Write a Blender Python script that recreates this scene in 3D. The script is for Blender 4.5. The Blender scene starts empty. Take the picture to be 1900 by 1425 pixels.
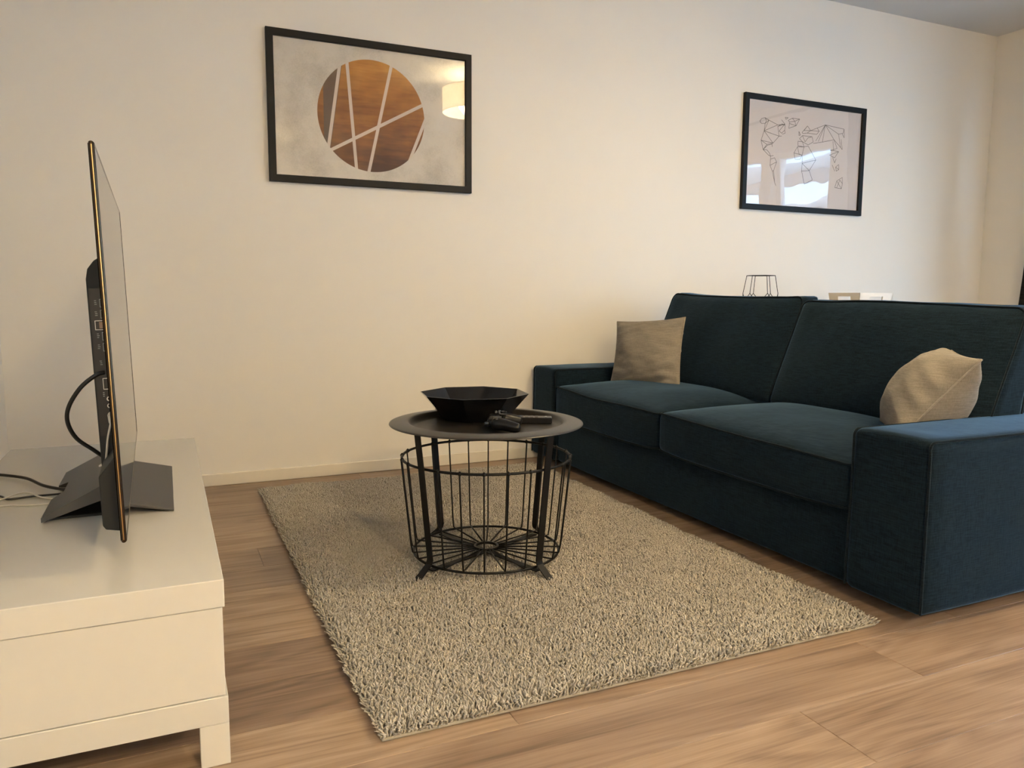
import bpy, bmesh, math, random
import numpy as np
from mathutils import Vector, Matrix, noise

random.seed(7)
S = bpy.context.scene
COL = S.collection

# ------------------------------------------------------------------ camera
F_PX = 1428.2
YAW, PITCH, ROLL = 0.4225, -0.1142, 0.0045
CAM_H = 0.85
cy, sy, cp, sp = math.cos(YAW), math.sin(YAW), math.cos(PITCH), math.sin(PITCH)
fwd = Vector((sy * cp, cy * cp, sp))
rgt0 = Vector((cy, -sy, 0))
up0 = rgt0.cross(fwd)
rgt = math.cos(ROLL) * rgt0 + math.sin(ROLL) * up0
up = -math.sin(ROLL) * rgt0 + math.cos(ROLL) * up0
cam = bpy.data.cameras.new('camera')
cam.sensor_fit = 'HORIZONTAL'
cam.sensor_width = 36
cam.lens = F_PX / 1900 * 36
cam.clip_start = 0.02
camo = bpy.data.objects.new('camera', cam)
camo.matrix_world = Matrix(((rgt.x, up.x, -fwd.x, 0), (rgt.y, up.y, -fwd.y, 0), (rgt.z, up.z, -fwd.z, CAM_H), (0, 0, 0, 1)))
COL.objects.link(camo)
S.camera = camo

# ------------------------------------------------------------------ world, lights, exposure
S.view_settings.view_transform = 'Standard'
S.view_settings.look = 'None'
S.view_settings.gamma = 1
S.view_settings.use_curve_mapping = False
S.view_settings.exposure = 2.0
SKY_STRENGTH = 3.5
LAMP_W = 26.0
LAMP_COL = (1.0, 0.765, 0.42)
WALL_COL = (0.72, 0.695, 0.655)

w = bpy.data.worlds.new('sky')
S.world = w
w.use_nodes = True
nt = w.node_tree
nt.nodes.clear()
wo = nt.nodes.new('ShaderNodeOutputWorld')
bg = nt.nodes.new('ShaderNodeBackground')
tc = nt.nodes.new('ShaderNodeTexCoord')
sep = nt.nodes.new('ShaderNodeSeparateXYZ')
rmp = nt.nodes.new('ShaderNodeValToRGB')
rmp.color_ramp.elements[0].position = 0.0
rmp.color_ramp.elements[0].color = (0.50, 0.75, 1.0, 1)
rmp.color_ramp.elements[1].position = 0.7
rmp.color_ramp.elements[1].color = (0.30, 0.58, 1.0, 1)
nt.links.new(tc.outputs['Generated'], sep.inputs[0])
nt.links.new(sep.outputs['Z'], rmp.inputs[0])
nt.links.new(rmp.outputs[0], bg.inputs[0])
bg.inputs[1].default_value = SKY_STRENGTH
nt.links.new(bg.outputs[0], wo.inputs[0])

# room box (metres): camera stands at x=0, y=0
XL, XR, YB, YF, ZC = -0.60, 5.21, 3.618, -3.2, 2.603
# window openings in the right wall: (y0, y1, z0, z1)
WINS = [(-2.2, -0.4, 0.06, 2.18), (-0.15, 1.36, 0.06, 2.18), (1.49, 2.19, 0.06, 2.18), (2.41, 3.10, 0.06, 2.18)]
for i, (y0, y1, z0, z1) in enumerate(WINS):
    L = bpy.data.lights.new('sky_portal', 'AREA')
    L.shape = 'RECTANGLE'
    L.size, L.size_y = y1 - y0, z1 - z0
    L.cycles.is_portal = True
    lo = bpy.data.objects.new('sky_portal', L)
    lo.location = (XR + 0.22, (y0 + y1) / 2, (z0 + z1) / 2)
    lo.matrix_world = Matrix.Translation(lo.location) @ Matrix(((0, 0, 1), (1, 0, 0), (0, 1, 0))).to_4x4()
    COL.objects.link(lo)


# ------------------------------------------------------------------ helpers
def tag(o, label=None, cat=None, group=None, kind=None):
    if label: o['label'] = label
    if cat: o['category'] = cat
    if group: o['group'] = group
    if kind: o['kind'] = kind
    return o


def link(name, me, mat=None, parent=None, smooth=False):
    o = bpy.data.objects.new(name, me)
    COL.objects.link(o)
    if mat is not None:
        me.materials.append(mat)
    if parent is not None:
        o.parent = parent
    if smooth:
        me.polygons.foreach_set('use_smooth', [True] * len(me.polygons))
    return o


def obj(name, bm, mat=None, parent=None, smooth=False, sharp=None):
    bmesh.ops.recalc_face_normals(bm, faces=bm.faces)
    me = bpy.data.meshes.new(name)
    bm.to_mesh(me)
    bm.free()
    o = link(name, me, mat, parent, smooth)
    if sharp:
        me.set_sharp_from_angle(angle=math.radians(sharp))
    return o


def empty(name, loc, rot=(0, 0, 0)):
    o = bpy.data.objects.new(name, None)
    o.empty_display_size = 0.1
    o.location = loc
    o.rotation_euler = rot
    COL.objects.link(o)
    return o


def box(bm, x0, x1, y0, y1, z0, z1, bev=0.0, seg=2):
    t = bmesh.new()
    vs = [t.verts.new((x, y, z)) for x in (x0, x1) for y in (y0, y1) for z in (z0, z1)]
    for f in ((0, 1, 3, 2), (4, 6, 7, 5), (0, 4, 5, 1), (2, 3, 7, 6), (0, 2, 6, 4), (1, 5, 7, 3)):
        t.faces.new([vs[i] for i in f])
    if bev > 0:
        bmesh.ops.bevel(t, geom=list(t.edges), offset=bev, segments=seg, affect='EDGES', profile=0.5)
    bmesh.ops.recalc_face_normals(t, faces=t.faces)
    merge(bm, t)
    return bm


def merge(bm, t, M=None):
    mp = {}
    for v in t.verts:
        mp[v] = bm.verts.new(M @ v.co if M else v.co)
    for f in t.faces:
        try:
            bm.faces.new([mp[v] for v in f.verts])
        except ValueError:
            pass
    t.free()


def tube(bm, pts, r, seg=8, closed=False, cap=True):
    pts = [Vector(p) for p in pts]
    n = len(pts)
    rs = r if isinstance(r, (list, tuple)) else [r] * n
    rings = []
    ref = None
    for i in range(n):
        if closed:
            t = pts[(i + 1) % n] - pts[i - 1]
        else:
            t = pts[min(i + 1, n - 1)] - pts[max(i - 1, 0)]
        t.normalize()
        if ref is None:
            ref = Vector((0, 0, 1)) if abs(t.z) < 0.9 else Vector((1, 0, 0))
        a = ref - t * ref.dot(t)
        if a.length < 1e-5:
            a = t.orthogonal()
        a.normalize()
        ref = a
        b = t.cross(a)
        rings.append([bm.verts.new(pts[i] + rs[i] * (math.cos(2 * math.pi * k / seg) * a + math.sin(2 * math.pi * k / seg) * b)) for k in range(seg)])
    m = n if closed else n - 1
    for i in range(m):
        A, B = rings[i], rings[(i + 1) % n]
        off = 0
        if closed and i == n - 1:
            off = min(range(seg), key=lambda o: (A[0].co - B[o].co).length)
        for k in range(seg):
            bm.faces.new((A[k], A[(k + 1) % seg], B[(k + 1 + off) % seg], B[(k + off) % seg]))
    if cap and not closed:
        bm.faces.new(rings[0][::-1])
        bm.faces.new(rings[-1])
    return bm


def spline(pts, n=8):
    P = [Vector(p) for p in pts]
    P = [P[0] * 2 - P[1]] + P + [P[-1] * 2 - P[-2]]
    out = []
    for i in range(1, len(P) - 2):
        for k in range(n):
            t = k / n
            a, b, c, d = P[i - 1], P[i], P[i + 1], P[i + 2]
            out.append(0.5 * ((2 * b) + (c - a) * t + (2 * a - 5 * b + 4 * c - d) * t * t + (3 * b - a - 3 * c + d) * t ** 3))
    out.append(P[-2])
    return out


def lathe(bm, prof, seg=64, c=(0, 0, 0), close=False):
    rings = []
    for (r, z) in prof:
        if r < 1e-6:
            rings.append([bm.verts.new((c[0], c[1], c[2] + z))])
        else:
            rings.append([bm.verts.new((c[0] + r * math.cos(2 * math.pi * k / seg), c[1] + r * math.sin(2 * math.pi * k / seg), c[2] + z)) for k in range(seg)])
    pr = list(zip(rings, rings[1:]))
    if close:
        pr.append((rings[-1], rings[0]))
    for A, B in pr:
        for k in range(seg):
            k2 = (k + 1) % seg
            if len(A) == 1 and len(B) == 1:
                continue
            if len(A) == 1:
                bm.faces.new((A[0], B[k], B[k2]))
            elif len(B) == 1:
                bm.faces.new((A[k], A[k2], B[0]))
            else:
                bm.faces.new((A[k], A[k2], B[k2], B[k]))
    return bm


def prism(bm, poly, axis, a0, a1, bev=0):
    """extrude a 2-D polygon; axis = 'x','y','z' is the extrusion direction"""
    def P(p, a):
        return {'x': (a, p[0], p[1]), 'y': (p[0], a, p[1]), 'z': (p[0], p[1], a)}[axis]
    t = bmesh.new()
    A = [t.verts.new(P(p, a0)) for p in poly]
    B = [t.verts.new(P(p, a1)) for p in poly]
    t.faces.new(A[::-1])
    t.faces.new(B)
    n = len(poly)
    for i in range(n):
        t.faces.new((A[i], A[(i + 1) % n], B[(i + 1) % n], B[i]))
    bmesh.ops.recalc_face_normals(t, faces=t.faces)
    if bev:
        bmesh.ops.bevel(t, geom=list(t.edges), offset=bev, segments=2, affect='EDGES', profile=0.5)
    merge(bm, t)
    return bm


def rbox(bm, hx, hy, hz, r, n=14, f=None, M=None):
    """rounded box with a dense grid, centred on 0, deformed by f(p)"""
    def coords(h):
        c = [-h, -h + r * 0.15, -h + r * 0.45, -h + r]
        inner = [(-h + r) + (2 * (h - r)) * i / n for i in range(1, n)]
        return c + inner + [-x for x in c[::-1]]
    X, Y, Z = coords(hx), coords(hy), coords(hz)
    t = bmesh.new()
    cache = {}

    def V(p):
        k = tuple(round(c, 6) for c in p)
        if k not in cache:
            q = Vector(p)
            inn = Vector((max(-(hx - r), min(hx - r, q.x)), max(-(hy - r), min(hy - r, q.y)), max(-(hz - r), min(hz - r, q.z))))
            d = q - inn
            if d.length > 1e-9:
                q = inn + d.normalized() * r
            if f:
                q = f(q)
            cache[k] = t.verts.new(q)
        return cache[k]
    for (U, W, mk) in ((X, Y, lambda a, b, s: (a, b, s * hz)), (X, Z, lambda a, b, s: (a, s * hy, b)), (Y, Z, lambda a, b, s: (s * hx, a, b))):
        for s in (-1, 1):
            for i in range(len(U) - 1):
                for j in range(len(W) - 1):
                    q = [V(mk(U[i], W[j], s)), V(mk(U[i + 1], W[j], s)), V(mk(U[i + 1], W[j + 1], s)), V(mk(U[i], W[j + 1], s))]
                    if len(set(q)) == 4:
                        try:
                            t.faces.new(q)
                        except ValueError:
                            pass
    bmesh.ops.recalc_face_normals(t, faces=t.faces)
    merge(bm, t, M)
    return bm


# ------------------------------------------------------------------ materials
def mat(name, col, rough=0.6, metal=0.0, spec=0.5, **kw):
    m = bpy.data.materials.new(name)
    m.use_nodes = True
    b = m.node_tree.nodes['Principled BSDF']
    b.inputs['Base Color'].default_value = (*col, 1)
    b.inputs['Roughness'].default_value = rough
    b.inputs['Metallic'].default_value = metal
    b.inputs['Specular IOR Level'].default_value = spec
    for k, v in kw.items():
        b.inputs[k.replace('_', ' ')].default_value = v
    return m


class N:
    """tiny node-building helper"""
    def __init__(self, m):
        self.t = m.node_tree
        self.b = self.t.nodes.get('Principled BSDF')

    def new(self, typ, **kw):
        n = self.t.nodes.new(typ)
        for k, v in kw.items():
            setattr(n, k, v)
        return n

    def link(self, a, b):
        self.t.links.new(a, b)

    def coord(self, scale=(1, 1, 1), kind='Object', rand=False):
        c = self.new('ShaderNodeTexCoord')
        mp = self.new('ShaderNodeMapping')
        mp.inputs['Scale'].default_value = scale
        src = c.outputs[kind]
        if rand:
            oi = self.new('ShaderNodeObjectInfo')
            mul = self.new('ShaderNodeVectorMath', operation='MULTIPLY_ADD')
            cmb = self.new('ShaderNodeCombineXYZ')
            for i in range(3):
                self.link(oi.outputs['Random'], cmb.inputs[i])
            self.link(cmb.outputs[0], mul.inputs[0])
            mul.inputs[1].default_value = (37.0, 53.0, 71.0)
            self.link(src, mul.inputs[2])
            src = mul.outputs[0]
        self.link(src, mp.inputs[0])
        return mp.outputs[0]

    def noise(self, vec, scale, detail=4, rough=0.55, dist=0.0):
        n = self.new('ShaderNodeTexNoise')
        n.inputs['Scale'].default_value = scale
        n.inputs['Detail'].default_value = detail
        n.inputs['Roughness'].default_value = rough
        n.inputs['Distortion'].default_value = dist
        self.link(vec, n.inputs['Vector'])
        return n.outputs['Fac']

    def ramp(self, fac, stops):
        r = self.new('ShaderNodeValToRGB')
        e = r.color_ramp.elements
        while len(e) < len(stops):
            e.new(0.5)
        for i, (p, c) in enumerate(stops):
            e[i].position = p
            e[i].color = (*c, 1) if len(c) == 3 else c
        self.link(fac, r.inputs[0])
        return r.outputs[0]

    def math(self, op, a, b=None, c=None):
        n = self.new('ShaderNodeMath', operation=op)
        for i, v in enumerate((a, b, c)):
            if v is None:
                continue
            if isinstance(v, (int, float)):
                n.inputs[i].default_value = v
            else:
                self.link(v, n.inputs[i])
        return n.outputs[0]

    def mix(self, fac, a, b, mode='MIX'):
        n = self.new('ShaderNodeMix', data_type='RGBA', blend_type=mode)
        for sock, v in ((n.inputs[0], fac), (n.inputs[6], a), (n.inputs[7], b)):
            if isinstance(v, (int, float)):
                sock.default_value = v
            elif isinstance(v, tuple):
                sock.default_value = (*v, 1)
            else:
                self.link(v, sock)
        return n.outputs[2]

    def bump(self, h, strength=0.3, dist=0.002):
        n = self.new('ShaderNodeBump')
        n.inputs['Strength'].default_value = strength
        n.inputs['Distance'].default_value = dist
        self.link(h, n.inputs['Height'])
        self.link(n.outputs[0], self.b.inputs['Normal'])
        return n


def m_wall():
    m = mat('painted_plaster', WALL_COL, 0.75, spec=0.25)
    n = N(m)
    v = n.coord()
    a = n.noise(v, 160, 3)
    c = n.noise(v, 9, 3)
    h = n.math('ADD', a, n.math('MULTIPLY', c, 0.8))
    n.bump(h, 0.12, 0.0015)
    return m


def m_ceiling():
    m = mat('ceiling_paint', (0.66, 0.66, 0.65), 0.85, spec=0.2)
    n = N(m)
    n.bump(n.noise(n.coord(), 120, 3), 0.1, 0.001)
    return m


def m_oak():
    m = mat('oak_laminate', (0.3, 0.2, 0.12), 0.42, spec=0.4)
    n = N(m)
    v = n.coord((0.8, 6.5, 1), rand=True)
    # cathedral figure: contour lines of a slow field stretched along the board
    fld = n.noise(v, 0.85, 2, 0.45, 0.4)
    cath = n.math('ABSOLUTE', n.math('SUBTRACT', n.math('FRACT', n.math('MULTIPLY', fld, 13.0)), 0.5))
    cath = n.math('MULTIPLY', cath, 2.0)
    fine = n.noise(n.coord((3.0, 120, 1), rand=True), 1.0, 4, 0.7)
    pore = n.noise(n.coord((5.0, 200, 1), rand=True), 1.0, 2, 0.6)
    mid = n.noise(n.coord((0.9, 16, 1), rand=True), 1.0, 3, 0.6)
    blot = n.noise(v, 0.6, 2)
    knot = n.noise(n.coord((2.2, 7.5, 1), rand=True), 1.0, 2, 0.4, 0.8)
    f = n.math('ADD', n.math('MULTIPLY', cath, 0.12), n.math('MULTIPLY', fine, 0.30))
    f = n.math('ADD', f, n.math('MULTIPLY', mid, 0.34))
    f = n.math('ADD', f, n.math('MULTIPLY', blot, 0.25))
    f = n.math('ADD', f, n.math('MULTIPLY', n.math('SUBTRACT', pore, 0.4), 0.2))
    base = n.ramp(f, [(0.34, (0.135, 0.088, 0.059)), (0.50, (0.258, 0.180, 0.126)), (0.68, (0.365, 0.270, 0.200))])
    oi = n.new('ShaderNodeObjectInfo')
    tone = n.ramp(oi.outputs['Random'], [(0.0, (0.74, 0.70, 0.68)), (0.35, (0.93, 0.91, 0.89)), (0.7, (1.04, 1.03, 1.0)), (1.0, (1.2, 1.2, 1.15))])
    c = n.mix(1.0, base, tone, 'MULTIPLY')
    kn = n.ramp(knot, [(0.72, (0, 0, 0)), (0.82, (1, 1, 1))])
    c = n.mix(n.math('MULTIPLY', kn, 0.5), c, (0.10, 0.058, 0.032))
    n.link(c, n.b.inputs['Base Color'])
    n.link(n.ramp(fine, [(0.3, (0.42,) * 3), (0.7, (0.32,) * 3)]), n.b.inputs['Roughness'])
    n.bump(n.math('ADD', fine, n.math('MULTIPLY', cath, 0.2)), 0.10, 0.0008)
    return m


def m_fabric(name, c0, c1, sc=1.0, sheen=0.25, tint=(0.6, 0.75, 0.9), bump=0.5):
    m = mat(name, c0, 0.88, spec=0.09)
    n = N(m)
    n.b.inputs['Sheen Weight'].default_value = sheen
    n.b.inputs['Sheen Roughness'].default_value = 0.33
    n.b.inputs['Sheen Tint'].default_value = (*tint, 1)
    h = n.noise(n.coord((24 * sc, 24 * sc, 380 * sc)), 1.0, 3, 0.6)
    v = n.noise(n.coord((330 * sc, 330 * sc, 40 * sc)), 1.0, 3, 0.6)
    wv = n.math('ADD', n.math('MULTIPLY', h, 0.6), n.math('MULTIPLY', v, 0.4))
    n.link(n.ramp(wv, [(0.39, c0), (0.61, c1)]), n.b.inputs['Base Color'])
    big = n.noise(n.coord(), 6, 3)
    n.bump(n.math('ADD', wv, n.math('MULTIPLY', big, 3.0)), bump, 0.002)
    return m


M = {}
M['wall'] = m_wall()
M['ceiling'] = m_ceiling()
M['oak'] = m_oak()
M['subfloor'] = mat('subfloor', (0.05, 0.035, 0.025), 0.9)
M['skirting'] = mat('skirting_lacquer', (0.66, 0.62, 0.55), 0.45)
M['sofa'] = m_fabric('navy_weave', (0.0020, 0.0060, 0.0108), (0.0088, 0.0180, 0.0272), 1.0, 0.34, (0.36, 0.64, 1.0))
M['piping'] = m_fabric('navy_piping', (0.003, 0.006, 0.009), (0.008, 0.014, 0.02), 1.0, 0.12)
M['beige'] = m_fabric('beige_weave', (0.185, 0.165, 0.138), (0.255, 0.228, 0.192), 1.0, 0.15, (1, 0.95, 0.9), 0.35)
M['beige_pipe'] = m_fabric('beige_seam', (0.24, 0.215, 0.18), (0.30, 0.27, 0.23), 1.0, 0.15, (1, 0.95, 0.9), 0.3)
M['white_foil'] = mat('white_foil', (0.60, 0.58, 0.525), 0.20)
M['white_foil_b'] = mat('white_foil_lower', (0.58, 0.56, 0.505), 0.34)
M['black_metal'] = mat('black_powder_coat', (0.006, 0.0052, 0.005), 0.45, spec=0.3)
M['tray_metal'] = mat('dark_tray_lacquer', (0.024, 0.021, 0.018), 0.34, spec=0.55)
M['bowl'] = mat('black_gloss_bowl', (0.004, 0.004, 0.005), 0.09, spec=0.5)
M['tv_edge'] = mat('bronze_edge', (0.055, 0.036, 0.022), 0.13, metal=1.0)
M['tv_screen'] = mat('dark_screen', (0.004, 0.004, 0.005), 0.07, spec=0.7)
M['tv_plastic'] = mat('charcoal_plastic', (0.011, 0.0125, 0.013), 0.5, spec=0.35)
M['tv_stand'] = mat('stand_metal', (0.07, 0.07, 0.07), 0.42, metal=0.55)
M['port'] = mat('port_black', (0.006, 0.006, 0.006), 0.3)
M['port_metal'] = mat('port_metal', (0.5, 0.5, 0.5), 0.3, metal=1.0)
M['port_ink'] = mat('port_lettering', (0.30, 0.31, 0.31), 0.6)
M['port_usb'] = mat('usb_tongue', (0.35, 0.24, 0.16), 0.5)
M['cable'] = mat('black_cable', (0.007, 0.007, 0.007), 0.4)
M['white_cable'] = mat('white_cable', (0.55, 0.53, 0.48), 0.45)
M['frame'] = mat('black_frame', (0.006, 0.006, 0.006), 0.5, spec=0.22)
M['paper'] = mat('print_paper', (0.62, 0.56, 0.54), 0.85, spec=0.1)
M['ink'] = mat('print_ink', (0.10, 0.085, 0.08), 0.8, spec=0.1)
M['backing'] = mat('hardboard', (0.2, 0.14, 0.09), 0.9)
M['pad'] = mat('gamepad_plastic', (0.006, 0.006, 0.007), 0.30, spec=0.3)
M['pad_gloss'] = mat('gamepad_gloss', (0.010, 0.011, 0.012), 0.10, spec=0.7)
M['pad_grey'] = mat('gamepad_button', (0.05, 0.05, 0.05), 0.3)
M['remote'] = mat('remote_plastic', (0.005, 0.005, 0.005), 0.3, spec=0.3)
M['curtain'] = m_fabric('dark_curtain', (0.020, 0.020, 0.020), (0.045, 0.045, 0.043), 0.6, 0.1)
M['pvc'] = mat('white_window_frame', (0.72, 0.74, 0.75), 0.35)
M['tray_white'] = mat('white_tray', (0.72, 0.69, 0.64), 0.4)
M['table_oak'] = m_oak()
M['facade'] = mat('facade_render', (0.30, 0.31, 0.32), 0.9)
M['slab'] = mat('balcony_slab', (0.82, 0.83, 0.84), 0.8)
M['far_glass'] = mat('far_glass', (0.08, 0.11, 0.14), 0.08)
M['pavement'] = mat('pavement', (0.35, 0.35, 0.34), 0.9)
M['bulb'] = mat('lamp_bulb', (1, 0.9, 0.7), 0.5)
b = M['bulb'].node_tree.nodes['Principled BSDF']
b.inputs['Emission Color'].default_value = (*LAMP_COL, 1)
b.inputs['Emission Strength'].default_value = 30


def m_pane(name, r0=0.045, wavy=0.0):
    """clear sheet: Schlick reflection on the outer face, the rest goes straight through"""
    m = bpy.data.materials.new(name)
    m.use_nodes = True
    t = m.node_tree
    t.nodes.clear()
    o = t.nodes.new('ShaderNodeOutputMaterial')
    mx = t.nodes.new('ShaderNodeMixShader')
    tr = t.nodes.new('ShaderNodeBsdfTransparent')
    gl = t.nodes.new('ShaderNodeBsdfGlossy')
    gl.inputs['Roughness'].default_value = 0.0
    lw = t.nodes.new('ShaderNodeLayerWeight')
    geo = t.nodes.new('ShaderNodeNewGeometry')

    def mth(op, a, b, c=None):
        n = t.nodes.new('ShaderNodeMath')
        n.operation = op
        for i, v in enumerate((a, b, c)):
            if v is None:
                continue
            if isinstance(v, (int, float)):
                n.inputs[i].default_value = v
            else:
                t.links.new(v, n.inputs[i])
        return n.outputs[0]
    p5 = mth('POWER', lw.outputs['Facing'], 5.0)
    f = mth('MULTIPLY_ADD', p5, 1 - r0, r0)
    f = mth('MULTIPLY', f, mth('SUBTRACT', 1.0, geo.outputs['Backfacing']))
    t.links.new(f, mx.inputs[0])
    if wavy:
        c = t.nodes.new('ShaderNodeTexCoord')
        nz = t.nodes.new('ShaderNodeTexNoise')
        nz.inputs['Scale'].default_value = 5.0
        nz.inputs['Detail'].default_value = 1.0
        bp = t.nodes.new('ShaderNodeBump')
        bp.inputs['Strength'].default_value = wavy
        bp.inputs['Distance'].default_value = 0.01
        t.links.new(c.outputs['Object'], nz.inputs['Vector'])
        t.links.new(nz.outputs['Fac'], bp.inputs['Height'])
        t.links.new(bp.outputs[0], gl.inputs['Normal'])
    t.links.new(tr.outputs[0], mx.inputs[1])
    t.links.new(gl.outputs[0], mx.inputs[2])
    t.links.new(mx.outputs[0], o.inputs[0])
    return m


M['pane'] = m_pane('window_glass')
M['picture_glass'] = m_pane('picture_glass', 0.085)
M['picture_glass_wavy'] = m_pane('picture_acrylic', 0.11, 0.09)

# lamp shade: thin translucent cloth
m = bpy.data.materials.new('shade_cloth')
m.use_nodes = True
t = m.node_tree
t.nodes.clear()
o_ = t.nodes.new('ShaderNodeOutputMaterial')
mx = t.nodes.new('ShaderNodeMixShader')
mx.inputs[0].default_value = 0.30
d_ = t.nodes.new('ShaderNodeBsdfDiffuse')
d_.inputs[0].default_value = (0.72, 0.68, 0.64, 1)
tl = t.nodes.new('ShaderNodeBsdfTranslucent')
tl.inputs[0].default_value = (0.8, 0.7, 0.58, 1)
t.links.new(d_.outputs[0], mx.inputs[1])
t.links.new(tl.outputs[0], mx.inputs[2])
t.links.new(mx.outputs[0], o_.inputs[0])
M['shade'] = m

# ------------------------------------------------------------------ room shell
T = 0.16
bm = box(bmesh.new(), XL - T, XR + T, YF - T, YB + T, -0.14, -0.012)
floor = tag(obj('floor', bm, M['subfloor']), kind='structure')
bm = box(bmesh.new(), XL - T, XR + T, YF - T, YB + T, ZC, ZC + 0.12)
tag(obj('ceiling', bm, M['ceiling']), kind='structure')
bm = box(bmesh.new(), XL - T, XR + T, YB, YB + T, -0.012, ZC)
tag(obj('wall_back', bm, M['wall']), kind='structure')
bm = box(bmesh.new(), XL - T, XL, YF, YB, -0.012, ZC)
tag(obj('wall_left', bm, M['wall']), kind='structure')
bm = box(bmesh.new(), XL - T, XR + T, YF - T, YF, -0.012, ZC)
tag(obj('wall_front', bm, M['wall']), kind='structure')
# right wall with openings
bm = bmesh.new()
ys = [YF] + [v for wi in WINS for v in wi[:2]] + [YB]
for a, c in zip(ys[0::2], ys[1::2]):
    box(bm, XR, XR + T, a, c, -0.012, ZC)
for (y0, y1, z0, z1) in WINS:
    box(bm, XR, XR + T, y0, y1, z1, ZC)
    box(bm, XR, XR + T, y0, y1, -0.012, z0)
tag(obj('wall_right', bm, M['wall']), kind='structure')
for i, (y0, y1, z0, z1) in enumerate(WINS):
    WX = XR
    bm = bmesh.new()
    e = 0.055
    for q in ((y0, y0 + e, z0, z1), (y1 - e, y1, z0, z1), (y0 + e, y1 - e, z0, z0 + e), (y0 + e, y1 - e, z1 - e, z1)):
        box(bm, WX + 0.05, WX + 0.12, *q, bev=0.006, seg=1)
    wn = tag(obj('window_%d' % (i + 1), bm, M['pvc']), kind='structure')
    pb = box(bmesh.new(), WX + 0.08, WX + 0.086, y0 + e - 0.005, y1 - e + 0.005, z0 + e - 0.005, z1 - e + 0.005)
    obj('pane', pb, M['pane'], wn)


def skirting(name, x0, x1, y0, y1):
    bm = box(bmesh.new(), x0, x1, y0, y1, 0.0, 0.055, 0.003, 2)
    tag(obj(name, bm, M['skirting'], smooth=False), kind='structure')


skirting('baseboard_back', XL, XR, YB - 0.012, YB)
skirting('baseboard_left', XL, XL + 0.012, YF, YB - 0.012)
skirting('baseboard_front', XL + 0.012, XR, YF, YF + 0.012)

# floor planks: each one an object of its own
PW, PL = 0.19, 1.29
plank_mesh = {}


def plank(x0, x1, y0, y1):
    key = (round(x1 - x0, 3), round(y1 - y0, 3))
    if key not in plank_mesh:
        a, c = key[0] / 2, key[1] / 2
        g, bv = 0.0003, 0.0011
        bm = bmesh.new()
        lo = [bm.verts.new((sx * (a - g), s_ * (c - g), -0.012)) for sx, s_ in ((-1, -1), (1, -1), (1, 1), (-1, 1))]
        mi = [bm.verts.new((v.co.x, v.co.y, -bv * 0.7)) for v in lo]
        tp = [bm.verts.new((math.copysign(a - g - bv, v.co.x), math.copysign(c - g - bv, v.co.y), 0)) for v in lo]
        for A, B in ((lo, mi), (mi, tp)):
            for k in range(4):
                bm.faces.new((A[k], A[(k + 1) % 4], B[(k + 1) % 4], B[k]))
        bm.faces.new(tp)
        bm.faces.new(lo[::-1])
        bmesh.ops.recalc_face_normals(bm, faces=bm.faces)
        me = bpy.data.meshes.new('plank')
        bm.to_mesh(me)
        bm.free()
        me.materials.append(M['oak'])
        plank_mesh[key] = me
    o = bpy.data.objects.new('plank', plank_mesh[key])
    o.location = ((x0 + x1) / 2, (y0 + y1) / 2, 0)
    o.parent = floor
    COL.objects.link(o)


rng = random.Random(11)
k0 = math.floor((YF - 1.695) / PW)
y = 1.695 + k0 * PW
row = 0
while y < YB - 1e-4:
    a, c = max(y, YF), min(y + PW, YB)
    if c - a > 0.01:
        # stagger in thirds with a few centimetres of play; the row at y=1.5 has its joint at x=0.22
        x = XL - PL + (0.22 - XL) % PL + round(((row - 9) * 0.37 + 0.0) % 1.29, 2) - PL
        while x < XR - 1e-4:
            u, v = max(x, XL), min(x + PL, XR)
            if v - u > 0.02:
                plank(u, v, a, c)
            x += PL
    y += PW
    row += 1

# ------------------------------------------------------------------ outside, seen in the picture glass
bd = tag(empty('apartment_building', (17, -9, -6)), 'pale apartment block with white balcony slabs beyond the windows', 'building')
obj('wall', box(bmesh.new(), 0, 8, -9, 7, 0, 15), M['facade'], bd)
for k in range(11):
    obj('balcony', box(bmesh.new(), -1.5, 0, -8.5, 6.5, 1.5 + 1.12 * k, 1.95 + 1.12 * k, 0.02, 1), M['slab'], bd)
for k in range(5):
    for q in range(5):
        obj('window', box(bmesh.new(), -0.06, 0.02, -7.6 + 2.8 * q, -5.8 + 2.8 * q, 2.8 + 2.9 * k, 4.3 + 2.9 * k), M['far_glass'], bd)
tag(obj('street', box(bmesh.new(), 5.6, 40, -30, 40, -6.3, -6.0), M['pavement']), kind='structure')


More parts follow.
